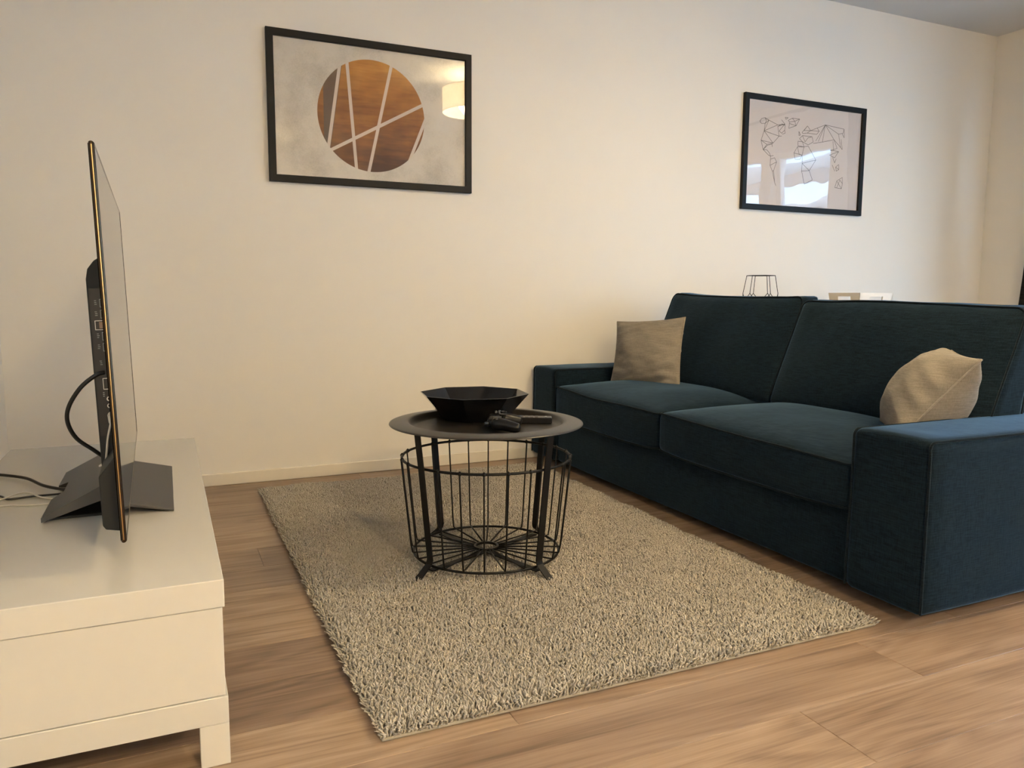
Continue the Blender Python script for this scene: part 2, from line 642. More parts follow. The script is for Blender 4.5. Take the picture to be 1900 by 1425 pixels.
# ------------------------------------------------------------------ ceiling lamps (warm)
def pendant(x, y, label, watts):
    r = tag(empty('pendant_lamp', (x, y, ZC)), label, 'lamp', 'drum pendant lamps')
    zt, zb, R = -0.115, -0.295, 0.25
    bm = bmesh.new()
    lathe(bm, [(R, zt), (R, zb)], 64)
    obj('lamp_shade', bm, M['shade'], r, smooth=True)
    bm = bmesh.new()
    for z in (zt, zb):
        tube(bm, [(R * math.cos(a), R * math.sin(a), z) for a in [2 * math.pi * i / 48 for i in range(48)]], 0.003, 6, closed=True)
    for a in (0, 2.094, 4.189):
        tube(bm, [(0.02 * math.cos(a), 0.02 * math.sin(a), zt), (R * math.cos(a), R * math.sin(a), zt)], 0.002, 6)
    obj('shade_ring', bm, M['pvc'], r)
    bm = bmesh.new()
    tube(bm, [(0, 0, -0.02), (0, 0, zt - 0.04)], 0.004, 8)
    lathe(bm, [(0.0, 0), (0.05, 0), (0.05, -0.018), (0.012, -0.028), (0, -0.028)], 32)
    lathe(bm, [(0.0, zt - 0.0), (0.02, zt), (0.02, zt - 0.05), (0, zt - 0.05)], 24)
    obj('cord', bm, M['pvc'], r, smooth=True, sharp=40)
    bm = bmesh.new()
    bmesh.ops.create_uvsphere(bm, u_segments=20, v_segments=12, radius=0.03, matrix=Matrix.Translation((0, 0, zt - 0.085)))
    obj('bulb', bm, M['bulb'], r, smooth=True)
    L = bpy.data.lights.new('bulb_light', 'POINT')
    L.energy = watts
    L.color = LAMP_COL
    L.shadow_soft_size = 0.13
    lo = bpy.data.objects.new('bulb_light', L)
    lo.location = (0, 0, zt - 0.085)
    lo.parent = r
    lo.visible_glossy = True
    COL.objects.link(lo)
    return r


pendant(2.33, 1.25, 'white drum pendant lamp above the sofa front, mirrored in the circle picture', LAMP_W)
pendant(0.8, -2.0, 'white drum pendant lamp behind the viewer, nearest the left wall', LAMP_W * 3.1)
pendant(3.95, -1.7, 'white drum pendant lamp added behind the viewer as warm fill, nearest the windows', LAMP_W * 0.85)  # unseen lamp, added for warm fill light

# ------------------------------------------------------------------ rug
RX0, RX1, RY0, RY1 = 0.343, 1.655, 1.362, 3.405
rug = tag(empty('rug', (RX0, RY0, 0)), 'greyish beige shaggy rug lying on the oak floor under the round table', 'rug')
W_, H_ = RX1 - RX0, RY1 - RY0
bm = bmesh.new()
nx, ny = 40, 60


def edge_lift(u, v):
    return 0.0


box(bm, 0, W_, 0, H_, 0.0005, 0.007, 0.002, 1)
M['rug_back'] = mat('rug_binding', (0.30, 0.27, 0.22), 0.9)
obj('rug_backing', bm, M['rug_back'], rug)


def build_pile():
    r = np.random.default_rng(5)
    sp_ = 0.0055
    gx = np.arange(0.002, W_ - 0.001, sp_)
    gy = np.arange(0.003, H_ - 0.001, sp_)
    X, Y = np.meshgrid(gx, gy)
    X = (X + r.uniform(-0.0026, .0026, X.shape)).ravel()
    Y = (Y + r.uniform(-0.0026, .0026, Y.shape)).ravel()
    n = len(X)
    # slow lean field (patches brushed different ways)
    def field(seed, sc):
        q = np.random.default_rng(seed)
        out = np.zeros(n)
        for _ in range(9):
            kx, ky = q.normal(0, sc, 2)
            out += np.sin(kx * X + ky * Y + q.uniform(0, 6.28)) * q.uniform(.4, 1)
        return out / 3
    la = field(1, 9) * 1.6 + field(3, 30) * 1.1
    lm = 0.0045 + 0.003 * np.clip(field(2, 10), -1, 1)
    hgt = 0.022 + 0.004 * field(4, 14) + 0.0025 * field(8, 40) + r.uniform(-.0028, .0028, n)
    ang = la + r.normal(0, 1.3, n)
    dx, dy = np.cos(ang) * lm, np.sin(ang) * lm
    # outward droop on the borders
    d = np.stack([X, W_ - X, Y, H_ - Y])
    e = np.clip(1 - d / 0.018, 0, 1)
    dx += -0.009 * e[0] + 0.009 * e[1]
    dy += -0.009 * e[2] + 0.009 * e[3]
    hgt -= 0.010 * e.max(0)
    rad = r.uniform(.0021, .0031, n)
    tw = r.uniform(0, 6.28, n)
    seg = 4
    cx = r.normal(0, .0022, (3, n))
    cyy = r.normal(0, .0022, (3, n))
    lev = [(0.0, 0.0, 0.75), (0.45, 0.30, 1.0), (0.82, 0.8, 1.05), (1.0, 1.15, 0.35)]
    V = np.zeros((n, len(lev) * seg, 3), np.float32)
    for li, (t, s, rr) in enumerate(lev):
        ox = X + dx * s + (cx[li - 1] if li else 0)
        oy = Y + dy * s + (cyy[li - 1] if li else 0)
        oz = 0.005 + hgt * t
        for k in range(seg):
            a = tw + 2 * np.pi * k / seg + li * 0.5
            V[:, li * seg + k, 0] = ox + rad * rr * np.cos(a)
            V[:, li * seg + k, 1] = oy + rad * rr * np.sin(a)
            V[:, li * seg + k, 2] = np.maximum(oz, 0.002)
    per = len(lev) * seg
    f = []
    for li in range(len(lev) - 1):
        for k in range(seg):
            k2 = (k + 1) % seg
            f.append((li * seg + k, li * seg + k2, (li + 1) * seg + k2, (li + 1) * seg + k))
    f.append(tuple((len(lev) - 1) * seg + k for k in range(seg)))
    f = np.array(f, np.int32)
    Fc = (f[None] + (np.arange(n, dtype=np.int32) * per)[:, None, None]).reshape(-1, 4)
    me = bpy.data.meshes.new('pile')
    me.vertices.add(n * per)
    me.vertices.foreach_set('co', V.reshape(-1))
    me.loops.add(Fc.size)
    me.loops.foreach_set('vertex_index', Fc.reshape(-1))
    me.polygons.add(len(Fc))
    me.polygons.foreach_set('loop_start', np.arange(0, Fc.size, 4, dtype=np.int32))
    me.polygons.foreach_set('use_smooth', np.ones(len(Fc), bool))
    me.update(calc_edges=True)
    # yarn tone, one value per tuft
    at = me.attributes.new('tone', 'FLOAT', 'POINT')
    tone = np.repeat(r.uniform(0, 1, n).astype(np.float32), per)
    at.data.foreach_set('value', tone)
    return me


mp_ = mat('yarn', (0.5, 0.45, 0.38), 0.95, spec=0.08)
n_ = N(mp_)
at = n_.new('ShaderNodeAttribute', attribute_name='tone')
n_.link(n_.ramp(at.outputs['Fac'], [(0.0, (0.385, 0.352, 0.305)), (1.0, (0.49, 0.452, 0.398))]), n_.b.inputs['Base Color'])
M['yarn'] = mp_
pile = link('pile', build_pile(), M['yarn'], rug)
tag(pile, kind='stuff')

# ------------------------------------------------------------------ TV bench
BX0, BX1, BY0, BY1, BZ = -0.475, 0.075, 1.410, 2.900, 0.348
bench = tag(empty('tv_bench', (0, 0, 0)), 'low white lacquered television bench with square legs at the left wall', 'tv bench')
obj('top_panel', box(bmesh.new(), BX0, BX1, BY0, BY1, BZ - 0.051, BZ, 0.0015, 2), M['white_foil'], bench)
obj('end_panel', box(bmesh.new(), BX0 + 0.0, BX1 - 0.004, BY0 + 0.003, BY0 + 0.05, 0.131, BZ - 0.0524, 0.001, 1), M['white_foil'], bench)
obj('end_panel', box(bmesh.new(), BX0 + 0.0, BX1 - 0.004, BY1 - 0.05, BY1 - 0.003, 0.131, BZ - 0.0524, 0.001, 1), M['white_foil'], bench)
obj('lower_shelf', box(bmesh.new(), BX0, BX1, BY0, BY1, 0.0795, 0.130, 0.0015, 2), M['white_foil_b'], bench)
for x0 in (BX0, BX1 - 0.05):
    for y0 in (BY0 + 0.001, BY1 - 0.051):
        obj('leg', box(bmesh.new(), x0, x0 + 0.05, y0, y0 + 0.05, 0.0, 0.079, 0.001, 1), M['white_foil_b'], bench)
for k in range(2):
    dr = obj('drawer', box(bmesh.new(), BX1 - 0.026, BX1 - 0.008, BY0 + 0.055 + k * 0.69, BY0 + 0.742 + k * 0.69, 0.134, BZ - 0.055, 0.001, 1), M['white_foil'], bench)
obj('back_panel', box(bmesh.new(), BX0 + 0.01, BX0 + 0.02, BY0 + 0.05, BY1 - 0.05, 0.131, BZ - 0.0524), M['white_foil_b'], bench)

# ------------------------------------------------------------------ television
TVW, TVH = 1.235, 0.709
tv = tag(empty('television', (-0.0905, 2.16, BZ)), 'thin black television on a folded metal stand on the white bench', 'television')
TVM = Matrix.Translation((0, 0, 0.4 - BZ)) @ Matrix.Rotation(math.radians(0.85), 4, 'Z') @ Matrix.Rotation(math.radians(-1.4), 4, 'Y')


def tvobj(name, bm, m_, **k):
    bm.transform(TVM)
    return obj(name, bm, m_, tv, **k)


hw = TVW / 2
bm = bmesh.new()
# slim metal rim, rounded to the outside
prof = [(-0.0095, 0.0006), (-0.0105, 0.0), (-0.0105, 0.003), (-0.001, 0.003), (0.0, 0.002), (0.0, 0.0), (-0.0012, -0.0014), (-0.003, -0.0027), (-0.0052, -0.0032), (-0.0074, -0.0027), (-0.0092, -0.0014)]
ring = []
for (cx_, cz_, dx_, dz_) in ((-hw, 0, 1, 1), (hw, 0, -1, 1), (hw, TVH, -1, -1), (-hw, TVH, 1, -1)):
    ring.append([bm.verts.new((p, cx_ + dx_ * q, cz_ + dz_ * q)) for p, q in prof])
for i in range(4):
    A, B = ring[i], ring[(i + 1) % 4]
    for k in range(len(prof)):
        bm.faces.new((A[k], A[(k + 1) % len(prof)], B[(k + 1) % len(prof)], B[k]))
tvobj('bezel', bm, M['tv_edge'], smooth=True, sharp=50)
M['tv_highlight'] = mat('gold_highlight', (0.50, 0.29, 0.11), 0.26, metal=1.0)  # golden highlight along the bezel edge, put in as thin coloured metal strips
for q0, q1 in ((-hw - 0.0036, -hw - 0.0024), (hw + 0.0024, hw + 0.0036)):
    tvobj('edge_highlight', box(bmesh.new(), -0.0060, -0.0042, q0, q1, 0.002, TVH - 0.002, 0.0004, 1), M['tv_highlight'])
bm = box(bmesh.new(), -0.003, -0.0008, -hw + 0.0025, hw - 0.0025, 0.0025, TVH - 0.0025)
tvobj('screen', bm, M['tv_screen'])
bm = box(bmesh.new(), -0.0098, -0.0032, -hw + 0.003, hw - 0.003, 0.003, TVH - 0.003)
tvobj('back_cover', bm, M['tv_plastic'])
# upper electronics housing, chamfered at the top
bm = bmesh.new()
y_s = -0.415
prism(bm, [(-0.0098, 0.03), (-0.044, 0.03), (-0.044, 0.480), (-0.040, 0.500), (-0.028, 0.516), (-0.0098, 0.528)], 'y', y_s, 0.42, 0.0015)
tvobj('housing', bm, M['tv_plastic'])
bm = bmesh.new()
prism(bm, [(-0.0098, 0.004), (-0.036, 0.010), (-0.041, 0.018), (-0.041, 0.112), (-0.0098, 0.150)], 'y', -0.565, 0.565, 0.002)
tvobj('speaker_housing', bm, M['tv_plastic'])
bm = box(bmesh.new(), -0.041, -0.0125, y_s - 0.0012, y_s + 0.002, 0.165, 0.462)
pp = tvobj('port_panel', bm, M['port'])


def pport(name, x0, x1, z0, z1, m_, dep=0.0006):
    bm = box(bmesh.new(), x0, x1, y_s - 0.0012 - dep, y_s - 0.001, z0, z1)
    bm.transform(TVM)
    return obj(name, bm, m_, pp)


# sockets: dark slots with metal lips, from the top down
def slot(z0, z1, x0=-0.024, x1=-0.014, lip=M['port_ink'], inner=M['port']):
    e = 0.0011
    bm = bmesh.new()
    yy0, yy1 = y_s - 0.0022, y_s - 0.001
    for q in ((x0, x0 + e, z0, z1), (x1 - e, x1, z0, z1), (x0 + e, x1 - e, z0, z0 + e), (x0 + e, x1 - e, z1 - e, z1)):
        box(bm, q[0], q[1], yy0, yy1, q[2], q[3])
    bm.transform(TVM)
    obj('socket', bm, lip, pp)


def marks(x, z, rows, w0=0.0045):
    bm = bmesh.new()
    rr = random.Random(int(z * 1e4))
    for k in range(rows):
        zz = z - k * 0.0036
        box(bm, x - w0 * rr.uniform(.4, .6), x + w0 * rr.uniform(.3, .6), y_s - 0.0016, y_s - 0.001, zz, zz + 0.0016)
    bm.transform(TVM)
    obj('port_symbol', bm, M['port_ink'], pp)


for z in (0.424, 0.402, 0.358, 0.336):
    slot(z, z + 0.0165, -0.0235, -0.013)
    marks(-0.0305, z + 0.0125, 3)
slot(0.379, 0.398, -0.0345, -0.013, M['port_metal'])
pport('usb_tongue', -0.027, -0.021, 0.382, 0.395, M['port_usb'])
marks(-0.029, 0.316, 3)
slot(0.259, 0.282, -0.029, -0.013, M['port_metal'])
marks(-0.029, 0.252, 3, 0.003)
for z in (0.240, 0.226):
    bm = bmesh.new()
    lathe(bm, [(0.0046, 0), (0.0046, 0.006), (0.003, 0.006), (0.003, 0)], 16)
    bm.transform(TVM @ Matrix.Translation((-0.020, y_s - 0.001, z)) @ Matrix.Rotation(math.pi / 2, 4, 'X'))
    obj('jack', bm, M['port_metal'], pp, smooth=True, sharp=40)
# stand: a folded plate, rear wing steep, front wing flat
st = bmesh.new()
zb = 0.001
ylo, yhi = -0.247, 0.252
prism(st, [(0.090, 0.0), (0.0905, 0.0045), (-0.045, 0.038), (-0.045, 0.030)], 'y', ylo + 0.004, yhi, 0.0008)
obj('stand_front_plate', st, M['tv_stand'], tv)
st = bmesh.new()
# rear wing with the cable notch in its rear edge
def RW(s, yv, top):
    # s: 0 at the foot edge, 1 at the ridge
    x = -0.176 + s * 0.155
    z = 0.004 + s * 0.080
    return (x, yv, z + (0.010 if top else -0.030 * s))
outl = [(0, ylo), (0, -0.075), (0.16, -0.055), (0.16, 0.045), (0, 0.07), (0, yhi - 0.02), (1, yhi - 0.02), (1, ylo)]
A = [st.verts.new(RW(s, q, False)) for s, q in outl]
B = [st.verts.new(RW(s, q, True)) for s, q in outl]
st.faces.new(A)
st.faces.new(B[::-1])
for i in range(len(outl)):
    st.faces.new((A[i], A[(i + 1) % len(outl)], B[(i + 1) % len(outl)], B[i]))
# foot strip closing the near underside
obj('stand_rear_plate', st, M['tv_stand'], tv)
st = box(bmesh.new(), -0.060, -0.012, -0.16, 0.16, 0.028, 0.12, 0.004, 2)
obj('stand_neck', st, M['tv_plastic'], tv)
st = box(bmesh.new(), -0.165, -0.010, ylo + 0.03, yhi - 0.05, 0.0, 0.006, 0.001, 1)
obj('stand_base', st, M['tv_plastic'], tv)

# cables on the bench
def cable(name, pts, r, m_, label, grp=None, n=10):
    bm = bmesh.new()
    tube(bm, spline(pts, n), r, 10)
    o = obj(name, bm, m_, smooth=True)
    tag(o, label, 'cable', grp)
    return o


z0 = BZ + 0.0045
cable('thick_cable', [(-0.116, 1.737, 0.693), (-0.132, 1.735, 0.688), (-0.160, 1.74, 0.664), (-0.184, 1.76, 0.625), (-0.190, 1.78, 0.590), (-0.178, 1.80, 0.553), (-0.150, 1.81, 0.525),
      (-0.128, 1.83, 0.500)], 0.0042, M['cable'], 'thick black cable looping from the side of the television to its stand')
cable('power_cable', [(-0.235, 2.15, z0 + 0.018), (-0.258, 2.19, z0 + 0.010), (-0.306, 2.268, z0 + 0.006), (-0.36, 2.385, z0 + 0.004), (-0.434, 2.473, z0 + 0.001), (-0.472, 2.50, z0), (-0.505, 2.51, z0 - 0.01), (-0.53, 2.51, z0 - 0.05), (-0.54, 2.5, 0.16), (-0.54, 2.5, 0.03)], 0.0042, M['cable'],
      'thick black power cable running from the stand over the rear edge of the bench')
cable('thin_cable', [(-0.235, 2.145, z0 + 0.008), (-0.262, 2.170, z0 + 0.002), (-0.32, 2.185, z0 - 0.0016), (-0.352, 2.178, z0 - 0.0019), (-0.372, 2.180, z0 - 0.0019), (-0.395, 2.222, z0 - 0.0019), (-0.46, 2.26, z0 - 0.0018), (-0.50, 2.27, z0 - 0.02), (-0.52, 2.27, 0.2), (-0.52, 2.27, 0.03)], 0.0026, M['cable'],
      'thin black cable crossing under the white leads on the bench')
cable('aerial_lead', [(-0.1085, 1.734, 0.602), (-0.1095, 1.730, 0.59), (-0.116, 1.732, 0.56), (-0.120, 1.738, 0.53), (-0.124, 1.745, 0.510), (-0.136, 1.765, 0.498)], 0.0022, M['white_cable'],
      'white aerial lead hanging from its plug on the side of the television')
cable('white_lead', [(-0.243, 2.10, z0 + 0.004), (-0.262, 2.125, z0), (-0.30, 2.165, z0), (-0.322, 2.195, z0 + 0.004), (-0.345, 2.205, z0 + 0.005), (-0.372, 2.175, z0 + 0.003), (-0.40, 2.14, z0), (-0.45, 2.12, z0), (-0.50, 2.11, z0 - 0.015), (-0.53, 2.1, 0.2), (-0.53, 2.1, 0.03)], 0.0022, M['white_cable'],
      'white lead arching over the thin black cable on the bench')
cable('white_lead', [(-0.243, 2.085, z0), (-0.27, 2.09, z0 - 0.002), (-0.32, 2.10, z0 - 0.0024), (-0.36, 2.115, z0 - 0.0024), (-0.41, 2.105, z0 - 0.0022), (-0.45, 2.08, z0 - 0.0022), (-0.50, 2.06, z0 - 0.015), (-0.53, 2.05, 0.2), (-0.53, 2.05, 0.03)], 0.0019, M['white_cable'],
      'white lead lying flat on the bench nearest the front')
plug = bmesh.new()
tube(plug, [(-0.1045, 1.7445, 0.6075), (-0.107, 1.731, 0.607)], 0.0075, 14)
tube(plug, [(-0.1085, 1.735, 0.607), (-0.1090, 1.735, 0.590)], [0.0065, 0.004], 14)
o = obj('plug', plug, M['white_cable'], bpy.data.objects['aerial_lead'], smooth=True, sharp=40)

# ------------------------------------------------------------------ sofa
sofa = tag(empty('sofa', (0, 0, 0)), 'dark navy two-seat fabric sofa with broad arms and piped cushions', 'sofa')
SX0, SX1, SY0, SY1 = 1.739, 2.690, 1.302, 3.598
AW = 0.243
AZ, HEM = 0.490, 0.031


def nz(p, s=3.0, seed=0.0):
    return noise.noise(Vector((p[0] * s + seed, p[1] * s + seed * 1.7, p[2] * s)))


def arm(y0, y1, side):
    hx, hy, hz = (SX1 - SX0) / 2, (y1 - y0) / 2, (AZ - HEM) / 2
    c = Vector(((SX0 + SX1) / 2, (y0 + y1) / 2, (AZ + HEM) / 2))

    def f(p):
        q = Vector(p)
        t = (hz - q.z) / (2 * hz)          # 0 top, 1 hem
        # loose cover: gentle flare and waves towards the hem, soft crown on top
        wv = nz(q + c, 4.0, 3) * 0.006 * t
        if abs(q.y) > hy - 0.03:
            q.y += math.copysign(0.006 * t * t + 0.0, q.y) * (1 if q.y * side > 0 else 0) + wv * 0.6
        if q.x < -hx + 0.03:
            q.x += wv - 0.006 * t * t
        if q.z > hz - 0.03:
            q.z += 0.004 * (1 - (q.y / hy) ** 2) + nz(q + c, 9, 1) * 0.0015
        return q
    o = obj('armrest', rbox(bmesh.new(), hx, hy, hz, 0.022, 16, f), M['sofa'], sofa, smooth=True)
    o.location = c
    # piping along the two long top edges and down the front
    bm = bmesh.new()
    for s in (-1, 1):
        yv = s * (hy - 0.004)
        pts = []
        for k in range(30):
            pts.append((hx - 0.02 - (2 * hx - 0.04) * k / 29, yv, hz - 0.004 + nz((k * .1, s, 2), 2.3) * 0.0012))
        for k in range(1, 6):
            a = k / 5 * math.pi / 2
            pts.append((-hx + 0.02 - 0.017 * math.sin(a), yv, hz - 0.004 - 0.018 * (1 - math.cos(a))))
        for k in range(1, 20):
            zz = hz - 0.022 - (2 * hz - 0.03) * k / 19
            q = f(Vector((-hx + 0.004, s * (hy - 0.003), zz)))
            pts.append((q.x, q.y, zz))
        tube(bm, pts, 0.0036, 6)
    p = obj('piping', bm, M['piping'], o, smooth=True)
    return o


arm(SY0, SY0 + AW, -1)
arm(SY1 - AW, SY1, 1)
IY0, IY1 = SY0 + AW + 0.002, SY1 - AW - 0.002
MID = (IY0 + IY1) / 2


# front skirt / frame
def fsk(p):
    q = Vector(p)
    if q.x < -0.4:
        q.x += nz(q, 3.5, 9) * 0.006
    return q


hx, hy, hz = (2.66 - 1.758) / 2, (IY1 - IY0) / 2, (0.256 - 0.031) / 2
o = obj('base_frame', rbox(bmesh.new(), hx, hy, hz, 0.012, 16, fsk), M['sofa'], sofa, smooth=True)
o.location = ((1.758 + 2.66) / 2, MID, 0.031 + hz)
# backrest frame
hx, hy, hz = 0.115, (IY1 - IY0) / 2, (0.826 - 0.2) / 2


def fb(p):
    q = Vector(p)
    q.x += (q.z) * 0.06
    return q


o = obj('backrest_frame', rbox(bmesh.new(), hx, hy, hz, 0.025, 10, fb), M['sofa'], sofa, smooth=True)
o.location = (2.555, MID, 0.2 + hz)
for x in (1.84, 2.6):
    for y in (SY0 + 0.12, SY1 - 0.12):
        obj('foot', box(bmesh.new(), x - 0.03, x + 0.03, y - 0.03, y + 0.03, 0.0, 0.05, 0.003, 1), M['black_metal'], sofa)


def seat(y0, y1, seed, zl, zr):
    """zl / zr: height of the front top edge at the far and the near end"""
    x0, x1 = 1.742, 2.50
    zb_, zt_ = 0.252, 0.392
    hx, hy, hz = (x1 - x0) / 2, (y1 - y0) / 2, (zt_ - zb_) / 2
    c = Vector(((x0 + x1) / 2, (y0 + y1) / 2, (zt_ + zb_) / 2))

    def f(p):
        q = Vector(p)
        u, v = q.x / hx, q.y / hy
        w_ = q.z / hz
        puff = max(0, (1 - abs(u) ** 2.6)) ** 0.75 * max(0, (1 - abs(v) ** 2.4)) ** 0.7
        tilt = (zr - 0.392) * (0.5 - v / 2) + (zl - 0.392) * (0.5 + v / 2)
        sag = -0.010 * math.exp(-((v - 0.15) / 0.5) ** 2) * (1 if seed == 1 else 0.35)
        if w_ > -0.2:
            k = min(1, (w_ + 0.2) / 1.2)
            q.z += k * (puff * 0.052 + (tilt + sag))
            q.z += k * nz(q + c, 5, seed) * 0.004 * puff
        else:
            # belly of the lower edge
            q.z += -0.012 * (1 - abs(v) ** 4) * (1 if w_ < -0.8 else 0.4)
        if u < -0.8:
            q.x += -0.010 * (1 - abs(v) ** 4) * (1 - (w_) ** 2) + nz(q + c, 6, seed + 3) * 0.003 - 0.004 * (1 - abs(v) ** 4)
        return q
    o = obj('seat_cushion', rbox(bmesh.new(), hx, hy, hz, 0.020, 22, f), M['sofa'], sofa, smooth=True)
    o.location = c
    bm = bmesh.new()
    for zz, e in ((hz - 0.003, 1), (-hz + 0.003, -1)):
        pts = []
        r_ = 0.02
        for k in range(16):
            pts.append(Vector((hx - 0.03 - (2 * hx - 0.03 - r_) * k / 15, hy - 0.003, zz)))
        for k in range(1, 5):
            a = k / 5 * math.pi / 2
            pts.append(Vector((-hx + r_ - (r_ - 0.003) * math.sin(a), hy - r_ + (r_ - 0.003) * math.cos(a), zz)))
        for k in range(33):
            pts.append(Vector((-hx + 0.003, hy - r_ - (2 * hy - 2 * r_) * k / 32, zz)))
        for k in range(1, 5):
            a = k / 5 * math.pi / 2
            pts.append(Vector((-hx + r_ - (r_ - 0.003) * math.cos(a), -hy + r_ - (r_ - 0.003) * math.sin(a), zz)))
        for k in range(16):
            pts.append(Vector((-hx + r_ + (2 * hx - 0.03 - r_) * k / 15, -hy + 0.003, zz)))
        tube(bm, [f(p) for p in pts], 0.0036, 6)
    obj('piping', bm, M['piping'], o, smooth=True)
    return o


seat(MID + 0.002 + 0.03, IY1, 1, 0.408, 0.394)
seat(IY0, MID - 0.002 + 0.03, 2, 0.400, 0.382)


def back_cushion(y0, y1, seed, ztl, ztr, lean=0.40, shear=0.0):
    hx, hy, hz = 0.085, (y1 - y0) / 2, 0.225
    c = Vector((2.418, (y0 + y1) / 2, 0.635))

    def f(p):
        q = Vector(p)
        u, v, w_ = q.x / hx, q.y / hy, q.z / hz
        puff = max(0, 1 - abs(v) ** 2.4) ** 0.7 * max(0, 1 - abs(w_) ** 2.4) ** 0.7
        q.x += (0.035 if u < 0 else 0.02) * puff * (1 if u > 0 else -1)
        q.x += nz(q + c, 4.5, seed) * 0.010 * (0.3 + puff)
        top = (ztr - 0.86) * (0.5 - v / 2) + (ztl - 0.86) * (0.5 + v / 2)
        q.z += max(0, (w_ + 1) / 2) * (top - 0.010 * (1 - v * v) * (1 if seed == 5 else -0.6))
        q.z += nz(q + c, 5, seed + 2) * 0.004 * max(0, w_)
        # soft sides
        q.y += nz(q + c, 5, seed + 4) * 0.006 * (abs(v) > 0.85)
        if u > 0:
            q.x -= 0.115 * u * max(0, (w_ + 1) / 2)
        q.x += lean * (q.z + hz) - lean * hz
        q.y += shear * (q.z)
        return q
    o = obj('back_cushion', rbox(bmesh.new(), hx, hy, hz, 0.030, 20, f), M['sofa'], sofa, smooth=True)
    o.location = c
    bm = bmesh.new()
    r_ = 0.035
    for xs in (-hx + 0.008, hx - 0.008):
        pts = []
        N_ = 26
        Y, Z = hy - 0.004, hz - 0.004
        for k in range(N_):
            pts.append(Vector((xs, -Y, -Z + r_ + (2 * Z - 2 * r_) * k / (N_ - 1))))
        for k in range(1, 6):
            a = k / 6 * math.pi / 2
            pts.append(Vector((xs, -Y + r_ - r_ * math.cos(a), Z - r_ + r_ * math.sin(a))))
        for k in range(N_):
            pts.append(Vector((xs, -Y + r_ + (2 * Y - 2 * r_) * k / (N_ - 1), Z)))
        for k in range(1, 6):
            a = k / 6 * math.pi / 2
            pts.append(Vector((xs, Y - r_ + r_ * math.sin(a), Z - r_ + r_ * math.cos(a))))
        for k in range(N_):
            pts.append(Vector((xs, Y, Z - r_ - (2 * Z - 2 * r_) * k / (N_ - 1))))
        tube(bm, [f(p) for p in pts], 0.0036, 6)
    obj('piping', bm, M['piping'], o, smooth=True)
    return o


back_cushion(2.432, 3.350, 5, 0.870, 0.856)
back_cushion(1.508, 2.440, 8, 0.838, 0.822)


# ------------------------------------------------------------------ throw pillows
def pillow(name, BL, BR, TR, TL, th, label, seed, thb=None, pinch=0.045, crease=0.022, pleat=0.0):
    BL, BR, TR, TL = map(Vector, (BL, BR, TR, TL))
    nrm = ((BR - BL) + (TR - TL)).cross((TL - BL) + (TR - BR)).normalized()
    c = (BL + BR + TR + TL) / 4
    thb = thb or th
    root = tag(empty(name, c), label, 'cushion', 'beige cushions on the sofa')

    def P(u, v, s):
        pu = u * (1 - pinch * (1 - v * v))
        pv = v * (1 - pinch * (1 - u * u))
        a, e = (pu + 1) / 2, (pv + 1) / 2
        q = BL * (1 - a) * (1 - e) + BR * a * (1 - e) + TR * a * e + TL * (1 - a) * e
        k = (max(0, 1 - abs(u) ** 2.2) ** 0.62) * (max(0, 1 - abs(v) ** 2.2) ** 0.62)
        h = (th if s > 0 else thb) * k
        # creases running in from the corners and the lower edge
        rr = noise.noise(Vector((u * 2.2 + seed, v * 2.2, s * 3)))
        cr = noise.noise(Vector((u * 1.4 + v * 4.5 + seed, v * 1.2 - u * 1.6, s * 2 + seed)))
        h += k * 0.008 * rr + (k ** 0.6) * (1.08 - k) * crease * cr + (k ** 0.5) * (1 - k) * crease * 0.7 * noise.noise(Vector((u * 3.1 - v * 8.0 + seed, u * 2.0 + v * 2.5, s * 4)))
        if pleat:
            h += pleat * math.sin(v * 11 + u * 5 + 1.5 * math.sin(v * 3.1)) * math.exp(-((1 - u) / 0.55) ** 2) * k ** 0.5 * (1.15 - k)
        return q + nrm * s * h - c
    n = 34
    bm = bmesh.new()
    def g(i):
        t_ = -1 + 2 * i / n
        return math.sin(t_ * math.pi / 2) * 0.5 + t_ * 0.5
    front = [[bm.verts.new(P(g(i), g(j), 1)) for j in range(n + 1)] for i in range(n + 1)]
    back = [[front[i][j] if i in (0, n) or j in (0, n) else bm.verts.new(P(g(i), g(j), -1)) for j in range(n + 1)] for i in range(n + 1)]
    for Gd, fl in ((front, 1), (back, -1)):
        for i in range(n):
            for j in range(n):
                q = [Gd[i][j], Gd[i + 1][j], Gd[i + 1][j + 1], Gd[i][j + 1]]
                bm.faces.new(q if fl > 0 else q[::-1])
    obj('cushion_body', bm, M['beige'], root, smooth=True)
    bm = bmesh.new()
    path = [(g(i), -1) for i in range(n)] + [(1, g(i)) for i in range(n)] + [(-g(i), 1) for i in range(n)] + [(-1, -g(i)) for i in range(n)]
    tube(bm, [P(u, v, 1) for u, v in path], 0.0028, 6, closed=True)
    obj('seam', bm, M['beige_pipe'], root, smooth=True)
    return root


pillow('throw_cushion', (2.020, 3.285, 0.428), (2.170, 2.925, 0.418), (2.255, 3.010, 0.752), (2.080, 3.335, 0.722), 0.060,
       'square beige cushion standing upright beside the far armrest', 1.3, None, 0.06, 0.034)
pillow('throw_cushion', (2.215, 1.860, 0.425), (1.990, 1.605, 0.415), (2.150, 1.468, 0.672), (2.375, 1.745, 0.690), 0.098,
       'crumpled beige cushion wedged against the near armrest', 4.1, 0.135, 0.08, 0.008, 0.011)

